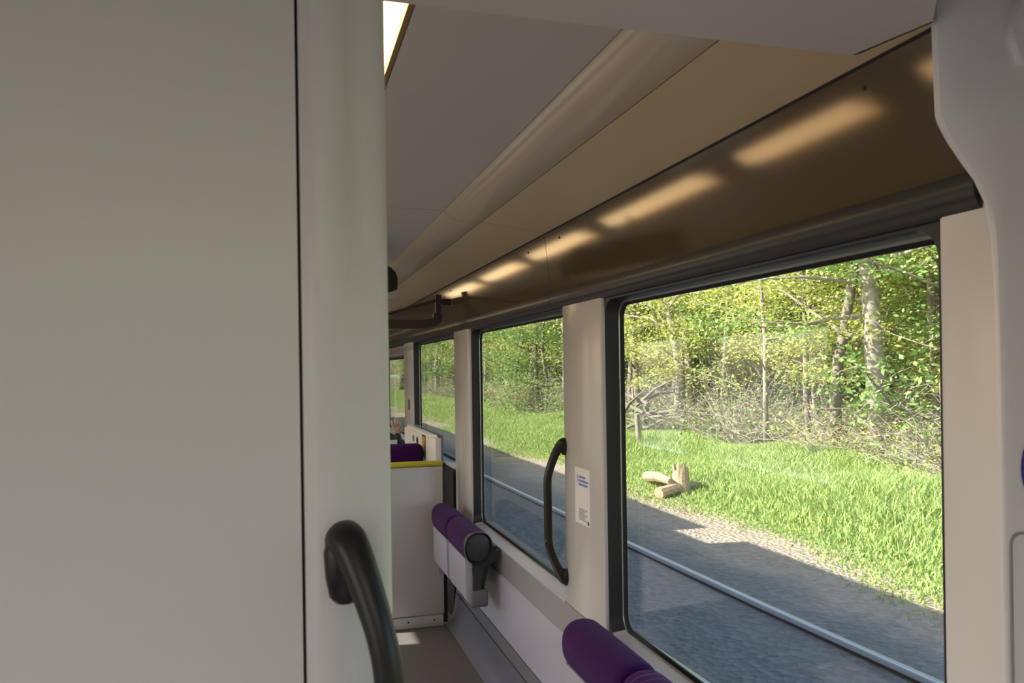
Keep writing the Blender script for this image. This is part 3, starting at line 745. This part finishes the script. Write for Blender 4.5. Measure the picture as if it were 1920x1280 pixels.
# neighbouring track
def rail(name, pts, label):
    t = thing(name, label, 'rail', (pts[0][0], pts[0][1], GZ), None)
    o0 = Vector((pts[0][0], pts[0][1], 0))
    def sweep(prof):
        bm = bmesh.new(); rows = []
        for i, (x, y) in enumerate(pts):
            rows.append([bm.verts.new((x - o0.x + a, y - o0.y, z)) for a, z in prof])
        for i in range(len(rows) - 1):
            for k in range(len(prof)):
                j = (k + 1) % len(prof); bm.faces.new((rows[i][k], rows[i][j], rows[i + 1][j], rows[i + 1][k]))
        bm.faces.new(rows[0]); bm.faces.new(rows[-1]); return bm
    finish('rail_web', sweep([(-0.07, -0.03), (-0.07, 0.012), (-0.01, 0.03), (-0.01, 0.105), (0.01, 0.105), (0.01, 0.03), (0.07, 0.012), (0.07, -0.03)]), M['railrust'], t)
    finish('rail_head', sweep([(-0.026, 0.095), (-0.029, 0.137), (-0.022, 0.147), (0.022, 0.147), (0.029, 0.137), (0.026, 0.095)]), M['rail'], t, smooth=60)
def track(off):
    P = []
    for y in np.linspace(-2, 120, 60):
        P.append((4.03 + off + 0.34 * math.exp(-max(0, y - 3.5) / 5.0) - 0.0 * y - 0.012 * max(0, y - 9), y))
    return P
rail('rail', track(0.0), 'bright steel rail running along the ballast outside the windows')
rail('rail', track(-1.5), 'nearer steel rail of the neighbouring track, just below the window sills')

# leaves and grass ---------------------------------------------------------------
def leaf_mat(name, c1, c2, c3, trans=0.35):
    m = bpy.data.materials.new(name); m.use_nodes = True
    t = m.node_tree; b = t.nodes['Principled BSDF']; out = t.nodes['Material Output']
    b.inputs['Roughness'].default_value = 0.55; b.inputs['Specular IOR Level'].default_value = 0.3
    g = t.nodes.new('ShaderNodeNewGeometry'); oi = t.nodes.new('ShaderNodeObjectInfo')
    r = t.nodes.new('ShaderNodeValToRGB'); e = r.color_ramp.elements
    e[0].position = 0.0; e[0].color = c1; e[1].position = 1.0; e[1].color = c3
    k = e.new(0.5); k.color = c2
    ma = t.nodes.new('ShaderNodeMath'); ma.operation = 'MULTIPLY_ADD'; ma.inputs[1].default_value = 0.65
    mb = t.nodes.new('ShaderNodeMath'); mb.operation = 'MULTIPLY'; mb.inputs[1].default_value = 0.35
    t.links.new(oi.outputs['Random'], mb.inputs[0]); t.links.new(g.outputs['Random Per Island'], ma.inputs[0]); t.links.new(mb.outputs[0], ma.inputs[2])
    t.links.new(ma.outputs[0], r.inputs[0]); t.links.new(r.outputs[0], b.inputs['Base Color'])
    tl = t.nodes.new('ShaderNodeBsdfTranslucent'); t.links.new(r.outputs[0], tl.inputs[0])
    mx = t.nodes.new('ShaderNodeMixShader'); mx.inputs[0].default_value = trans
    t.links.new(b.outputs[0], mx.inputs[1]); t.links.new(tl.outputs[0], mx.inputs[2]); t.links.new(mx.outputs[0], out.inputs[0])
    return m
M['leaf_y'] = leaf_mat('spring_leaves', (0.44, 0.49, 0.13, 1), (0.60, 0.63, 0.16, 1), (0.72, 0.71, 0.24, 1))
M['leaf_g'] = leaf_mat('green_leaves', (0.16, 0.29, 0.09, 1), (0.27, 0.42, 0.12, 1), (0.42, 0.52, 0.16, 1))
M['grass'] = leaf_mat('verge_grass', (0.24, 0.36, 0.11, 1), (0.40, 0.51, 0.16, 1), (0.58, 0.62, 0.24, 1))
M['bark'] = mat('grey_brown_bark', (0.34, 0.27, 0.22, 1), 0.9, noise=0.45, nscale=9, bump=0.6)
M['bark_pale'] = mat('pale_bark', (0.44, 0.355, 0.29, 1), 0.9, noise=0.35, nscale=7, bump=0.6)
M['bark_dark'] = mat('dark_bark', (0.22, 0.19, 0.17, 1), 0.9, noise=0.4, nscale=9, bump=0.6)
M['twig'] = mat('bare_twigs', (0.42, 0.34, 0.27, 1), 0.9)

def quads_mesh(name, P, size, tilt=0.6, aspect=0.55, seed=0):
    """leaf blades: one small pointed quad per position"""
    r = np.random.default_rng(seed); n = len(P)
    az = r.uniform(0, 2 * PI, n); el = r.normal(0, tilt, n)
    a = np.stack([np.cos(az) * np.cos(el), np.sin(az) * np.cos(el), np.sin(el)], 1)
    b = np.cross(a, r.normal(0, 1, (n, 3)) * 0.6 + np.array([0, 0, 1.0])); b /= np.linalg.norm(b, axis=1)[:, None] + 1e-9
    s = (size * r.uniform(0.6, 1.4, n))[:, None]
    v = np.empty((n, 4, 3)); v[:, 0] = P - a * s * 0.5; v[:, 1] = P + b * s * aspect * 0.5; v[:, 2] = P + a * s * 0.5; v[:, 3] = P - b * s * aspect * 0.5
    return raw_mesh(name, v.reshape(-1, 3), np.arange(n * 4), 4)

def raw_mesh(name, verts, idx, k):
    me = bpy.data.meshes.new(name)
    nf = len(idx) // k
    me.vertices.add(len(verts)); me.vertices.foreach_set('co', verts.astype(np.float32).ravel())
    me.loops.add(len(idx)); me.loops.foreach_set('vertex_index', idx.astype(np.int32))
    me.polygons.add(nf); me.polygons.foreach_set('loop_start', np.arange(nf, dtype=np.int32) * k)
    me.update(calc_edges=True); me.validate()
    return me

def make_tree(seed, H, r0, lean, low, leafs, barkm, leafm, leaf_size=0.13, spread=1.0, crooked=0.12):
    rs = np.random.default_rng(seed)
    n = 9; tr = []
    x = y = 0.0
    for i in range(n):
        f = i / (n - 1)
        tr.append(Vector((lean[0] * f * H + x, lean[1] * f * H + y, f * H)))
        x += rs.normal(0, crooked); y += rs.normal(0, crooked)
    tr[0].z = -0.35
    bm = bmesh.new()
    tube(bm, tr, [r0 * (1.25 if i == 0 else 1) * (1 - 0.85 * i / (n - 1)) for i in range(n)], 9)
    pts = []
    nb = int(rs.integers(20, 28))
    for k in range(nb):
        f = low + (0.97 - low) * (k + rs.random()) / nb
        i = min(n - 2, int(f * (n - 1))); u = f * (n - 1) - i
        base = tr[i].lerp(tr[i + 1], u)
        a = rs.uniform(0, 2 * PI); L = spread * (3.4 * (1 - 0.6 * f) + rs.uniform(-0.5, 0.9))
        up = rs.uniform(-0.1, 0.5)
        d = Vector((math.cos(a), math.sin(a), up)).normalized()
        B = [base]
        for q in range(4):
            d = (d + Vector((rs.normal(0, 0.16), rs.normal(0, 0.16), rs.normal(0.0, 0.14)))).normalized()
            B.append(B[-1] + d * L / 4)
        rb = r0 * 0.28 * (1 - 0.6 * f) + 0.008
        tube(bm, B, [rb * (1 - 0.8 * q / 4) for q in range(5)], 5)
        for q in range(1, 5):
            for s_ in range(2):
                dd = Vector((rs.normal(), rs.normal(), rs.normal(0.1, 0.3))).normalized()
                E0 = B[q]; l2 = L * rs.uniform(0.15, 0.35); E1 = E0 + dd * l2
                tube(bm, [E0, (E0 + E1) / 2 + Vector((0, 0, 0.05)), E1], [0.010, 0.007, 0.003], 3, caps=False)
                for w_ in (0.35, 0.7, 1.0):
                    if rs.random() < 0.9: pts.append(E0.lerp(E1, w_))
    P = np.array([tuple(p) for p in pts])
    m_ = max(1, leafs // len(P))
    Q = np.repeat(P, m_, 0)
    Q = Q + rs.normal(0, 1, Q.shape) * np.array([0.30, 0.30, 0.12])
    lm = quads_mesh('foliage', Q, leaf_size, 0.5, 0.6, seed)
    tm = bpy.data.meshes.new('trunk'); bmesh.ops.recalc_face_normals(bm, faces=bm.faces[:]); bm.to_mesh(tm); bm.free()
    tm.polygons.foreach_set('use_smooth', [True] * len(tm.polygons))
    tm.materials.append(barkm); lm.materials.append(leafm)
    return tm, lm

def put_tree(proto, x, y, rot, s, label, group):
    t = thing('tree', label, 'tree', (x, y, float(gh(np.float64(x), np.float64(y)))), group)
    t.rotation_euler = (0, 0, rot); t.scale = (s, s, s)
    for nm, me in zip(('trunk', 'foliage'), proto):
        o = bpy.data.objects.new(nm, me); C.objects.link(o); o.parent = t
    return t

PROT = [make_tree(21, 14, 0.16, (0.03, 0.05), 0.10, 11000, M['bark'], M['leaf_y'], 0.105),
        make_tree(22, 16, 0.20, (-0.02, 0.06), 0.16, 11000, M['bark_pale'], M['leaf_y'], 0.105),
        make_tree(23, 13, 0.12, (0.02, -0.04), 0.08, 12000, M['bark'], M['leaf_g'], 0.11),
        make_tree(24, 17, 0.22, (0.01, 0.03), 0.20, 10000, M['bark_dark'], M['leaf_y'], 0.105),
        make_tree(25, 11, 0.10, (-0.05, 0.08), 0.06, 11000, M['bark'], M['leaf_g'], 0.105),
        make_tree(26, 15, 0.14, (0.04, 0.10), 0.12, 11000, M['bark_pale'], M['leaf_y'], 0.10)]
PROT += [make_tree(27, 14, 0.085, (0.02, 0.06), 0.13, 8500, M['bark'], M['leaf_y'], 0.10, 0.75, 0.07), make_tree(28, 13, 0.075, (-0.03, 0.03), 0.12, 8500, M['bark_pale'], M['leaf_y'], 0.10, 0.8, 0.07)]
DENSE = [make_tree(31, 17, 0.2, (0.0, 0.02), 0.04, 16000, M['bark_dark'], M['leaf_g'], 0.28, 1.35),
         make_tree(32, 16, 0.2, (0.02, 0.0), 0.04, 16000, M['bark'], M['leaf_y'], 0.28, 1.35)]
SPEC = [make_tree(41, 16, 0.24, (0.0, 0.02), 0.16, 9000, M['bark_pale'], M['leaf_y'], 0.10),
        make_tree(42, 16, 0.25, (0.03, 0.09), 0.14, 9000, M['bark_dark'], M['leaf_y'], 0.10, crooked=0.05),
        make_tree(43, 13, 0.17, (0.0, 0.10), 0.12, 9000, M['bark_pale'], M['leaf_y'], 0.10, crooked=0.05)]

def from_px(px, py, z):
    """ground point seen at a pixel of the 1920 x 1280 frame"""
    u_ = (px - 960) / FPX; v_ = (691 - py) / FPX
    u = u_ * math.cos(RHO) + v_ * math.sin(RHO); v = -u_ * math.sin(RHO) + v_ * math.cos(RHO)
    d = _R * u + _F + _U * v
    t_ = (z - EYE) / d.z
    return d.x * t_, d.y * t_
spots = []
for pr_, (px, py), rot, lab in ((0, (1655, 862), 0.4, 'thick pale straight trunk, nearest tree at the right of the large window'),
                               (1, (1545, 812), 0.2, 'thick dark leaning trunk right of the large window\'s middle'),
                               (2, (1300, 806), 0.1, 'slim pale leaning tree in the left part of the large window')):
    x, y = from_px(px, py, GZ + 0.1)
    put_tree(SPEC[pr_], x, y, rot, 1.0, lab, None); spots.append((x, y))
# edge of the wood and the rows behind it
def free(x, y, d): return all((x - a) ** 2 + (y - b) ** 2 > d * d for a, b in spots)
LAB = ['slender spring tree with yellow-green leaves in the wood outside the windows', 'taller pale-barked spring tree in the wood outside the windows', 'fresh green young tree in the wood outside the windows',
       'tall dark-barked spring tree in the wood outside the windows', 'small leaning green tree in the wood outside the windows', 'leaning pale-barked young tree in the wood outside the windows',
       'thin straight brown-stemmed tree in the wood outside the windows', 'thin straight pale-stemmed tree in the wood outside the windows']
cnt = 0; tries = 0
while cnt < 200 and tries < 6000:
    tries += 1
    y = random.uniform(8, 92); x = 12.6 + random.random() ** 1.3 * 15 + (0.0 if y < 30 else -0.6)
    ang = math.degrees(math.atan2(x, y))
    if ang > 52 or ang < 6: continue
    if not free(x, y, 1.0 if x < 18 else 1.35): continue
    k = random.choices(range(8), (3, 1, 2, 1, 2, 3, 5, 5) if y < 32 else (2, 2, 4, 2, 4, 2, 2, 2))[0]
    put_tree(PROT[k], x, y, random.uniform(0, 6.28), random.uniform(0.85, 1.25), LAB[k], 'trees of the wood')
    spots.append((x, y)); cnt += 1
cnt = 0; tries = 0
while cnt < 75 and tries < 4000:
    tries += 1
    y = random.uniform(14, 120); x = random.uniform(29, 46) if y < 70 else random.uniform(17, 40)
    ang = math.degrees(math.atan2(x, y))
    if ang > 56 or ang < 5: continue
    if not free(x, y, 2.4): continue
    k = random.choice((0, 1))
    put_tree(DENSE[k], x, y, random.uniform(0, 6.28), random.uniform(0.9, 1.25), ['dense dark green tree deep in the wood', 'dense yellow-green tree deep in the wood'][k], 'dense trees deep in the wood')
    spots.append((x, y)); cnt += 1

# bare-twig thicket along the edge
def make_bush(seed, n, H, leafs, leafm):
    rs = np.random.default_rng(seed); bm = bmesh.new(); pts = []
    for k in range(n):
        a = rs.uniform(0, 2 * PI); l = H * rs.uniform(0.5, 1.1)
        p0 = Vector((rs.normal(0, 0.25), rs.normal(0, 0.25), -0.1)); d = Vector((math.cos(a) * 0.6, math.sin(a) * 0.6, rs.uniform(0.35, 1.0))).normalized()
        P = [p0]
        for q in range(4):
            d = (d + Vector((rs.normal(0, 0.2), rs.normal(0, 0.2), rs.normal(-0.08, 0.12)))).normalized(); P.append(P[-1] + d * l / 4)
        tube(bm, P, [0.014, 0.011, 0.008, 0.006, 0.003], 4, caps=False)
        for q in range(1, 5):
            for s_ in range(3):
                e = P[q] + Vector((rs.normal(0, 0.22), rs.normal(0, 0.22), rs.normal(0.05, 0.15)))
                tube(bm, [P[q], e], [0.005, 0.002], 3, caps=False); pts.append(e)
    P = np.array([tuple(p) for p in pts]); Q = np.repeat(P, max(1, leafs // len(P)), 0); Q = Q + rs.normal(0, 0.12, Q.shape)
    lm = quads_mesh('foliage', Q, 0.09, 0.6, 0.6, seed); lm.materials.append(leafm)
    tm = bpy.data.meshes.new('twigs'); bm.to_mesh(tm); bm.free(); tm.materials.append(M['twig'])
    return tm, lm
BUSH = [make_bush(51, 60, 1.9, 700, M['leaf_g']), make_bush(52, 70, 1.5, 900, M['leaf_y']), make_bush(53, 55, 2.4, 700, M['leaf_g'])]
cnt = 0
for k in range(110):
    y = random.uniform(9, 70); x = random.uniform(11.9, 14.5) if k < 80 else random.uniform(14, 20)
    if math.degrees(math.atan2(x, y)) > 52: continue
    q = random.randrange(3)
    t = thing('bush', ['low bare-twigged bush at the edge of the wood', 'low leafy bush at the edge of the wood', 'tall thin-twigged bush at the edge of the wood'][q], 'bush', (x, y, float(gh(np.float64(x), np.float64(y)))), 'bushes at the edge of the wood')
    t.rotation_euler = (0, 0, random.uniform(0, 6)); s = random.uniform(0.75, 1.25); t.scale = (s, s, s)
    for nm, me in zip(('twigs', 'foliage'), BUSH[q]):
        o = bpy.data.objects.new(nm, me); C.objects.link(o); o.parent = t

# grass verge
N = 250000
gyv = np.concatenate([rng.uniform(3.5, 32, int(N * 0.72)), rng.uniform(28, 80, N - int(N * 0.72))])
gxv = 6.15 + rng.random(N) ** 0.9 * 6.6 + 0.35 * np.sin(gyv * 0.8) + rng.normal(0, 0.15, N)
edge = np.clip((gxv - 6.1) / 1.6, 0.25, 1)
hgt = (rng.uniform(0.10, 0.30, N)) * edge * (1 + 0.5 * np.sin(gyv * 0.7 + 1) * np.sin(gxv * 0.9))
hgt = np.clip(hgt, 0.06, 0.6)
wd = rng.uniform(0.007, 0.016, N)
az = rng.uniform(0, 2 * PI, N); ln = rng.normal(0, 0.35, (N, 2)) * hgt[:, None]
base = np.stack([gxv, gyv, gh(gxv, gyv) - 0.02], 1)
sdv = np.stack([np.cos(az), np.sin(az), np.zeros(N)], 1) * wd[:, None]
tip = base + np.concatenate([ln, hgt[:, None]], 1)
midp = base + np.concatenate([ln * 0.35, hgt[:, None] * 0.6], 1)
v = np.empty((N, 4, 3)); v[:, 0] = base - sdv * 0.6; v[:, 1] = midp + sdv; v[:, 2] = tip; v[:, 3] = midp - sdv
go = link('grass', raw_mesh('grass', v.reshape(-1, 3), np.arange(N * 4), 4), M['grass'], smooth=0)
go['kind'] = 'stuff'; go['label'] = 'tall fresh green grass and weeds on the verge'; go['category'] = 'grass'

# splintered stump, fallen log pieces, heap of branches
def jitter_tube(name, P, R, m, parent, seg=12, seed=0):
    bm = bmesh.new(); tube(bm, P, R, seg); rs = random.Random(seed)
    for v_ in bm.verts: v_.co += Vector((rs.uniform(-1, 1), rs.uniform(-1, 1), rs.uniform(-1, 1))) * 0.02
    return finish(name, bm, m, parent)
sx_, sy_ = from_px(1277, 915, GZ + 0.15)
st = thing('stump', 'pale splintered tree stump in the grass, left part of the large window', 'stump', (sx_, sy_, GZ))
bm = bmesh.new(); rs = random.Random(3); ng = 16
r_lo = [bm.verts.new((0.20 * math.cos(2 * PI * k / ng), 0.20 * math.sin(2 * PI * k / ng), -0.05)) for k in range(ng)]
r_md = [bm.verts.new((0.16 * math.cos(2 * PI * k / ng), 0.16 * math.sin(2 * PI * k / ng), 0.30)) for k in range(ng)]
r_hi = [bm.verts.new((0.13 * math.cos(2 * PI * k / ng), 0.13 * math.sin(2 * PI * k / ng), 0.42 + rs.uniform(0, 0.24))) for k in range(ng)]
cc = bm.verts.new((0, 0, 0.38))
for k in range(ng):
    j = (k + 1) % ng
    bm.faces.new((r_lo[k], r_lo[j], r_md[j], r_md[k])); bm.faces.new((r_md[k], r_md[j], r_hi[j], r_hi[k])); bm.faces.new((r_hi[k], r_hi[j], cc))
finish('trunk_base', bm, M['wood'], st, smooth=0)
def log(px0, px1, rad, label, m, z=0.12):
    a = from_px(*px0, GZ + z); b = from_px(*px1, GZ + z)
    A_ = Vector((a[0], a[1], GZ + z)); B2 = Vector((b[0], b[1], GZ + z + 0.05))
    t = bpy.data.objects
    bm = bmesh.new(); tube(bm, [Vector((0, 0, 0)), (B2 - A_) * 0.5 + Vector((0, 0, 0.04)), B2 - A_], [rad, rad * 0.9, rad * 0.6], 10)
    o = finish('log', bm, m); o.location = A_; tag(o, label, 'log'); return o
log((1235, 925), (1312, 914), 0.11, 'pale broken log lying in front of the stump', M['wood'], 0.12)
log((1213, 893), (1258, 908), 0.10, 'split pale branch lying behind and left of the stump', M['wood'], 0.25)
hx, hy = from_px(1195, 812, GZ + 0.2)
hp = thing('branch_pile', 'heap of cut branches at the edge of the wood, far left of the large window', 'branches', (hx, hy, GZ + 0.15))
for k in range(16):
    rs = random.Random(100 + k); a = rs.uniform(-0.9, 0.9) + (0 if k % 2 else PI)
    L = rs.uniform(1.4, 3.2); z = 0.1 + k * 0.07
    P = [Vector((rs.uniform(-0.4, 0.4), rs.uniform(-0.5, 0.5), z)), None, None]
    d = Vector((math.sin(a) * 0.5, math.cos(a), rs.uniform(-0.1, 0.4)))
    P[1] = P[0] + d * L * 0.5 + Vector((0, 0, 0.12)); P[2] = P[0] + d * L
    bm = bmesh.new(); tube(bm, P, [0.06, 0.045, 0.012], 6); finish('branch', bm, M['deadwood'], hp)
fa = from_px(1195, 845, GZ + 0.1)
ps = bmesh.new(); tube(ps, [(0, 0, -0.3), (0.02, -0.05, 0.5), (-0.05, -0.12, 1.05)], [0.09, 0.08, 0.07], 9)
o = finish('snag', ps, M['bark_pale']); o.location = (fa[0], fa[1], GZ + 0.05); tag(o, 'short broken pale trunk standing at the left edge of the large window', 'snag')
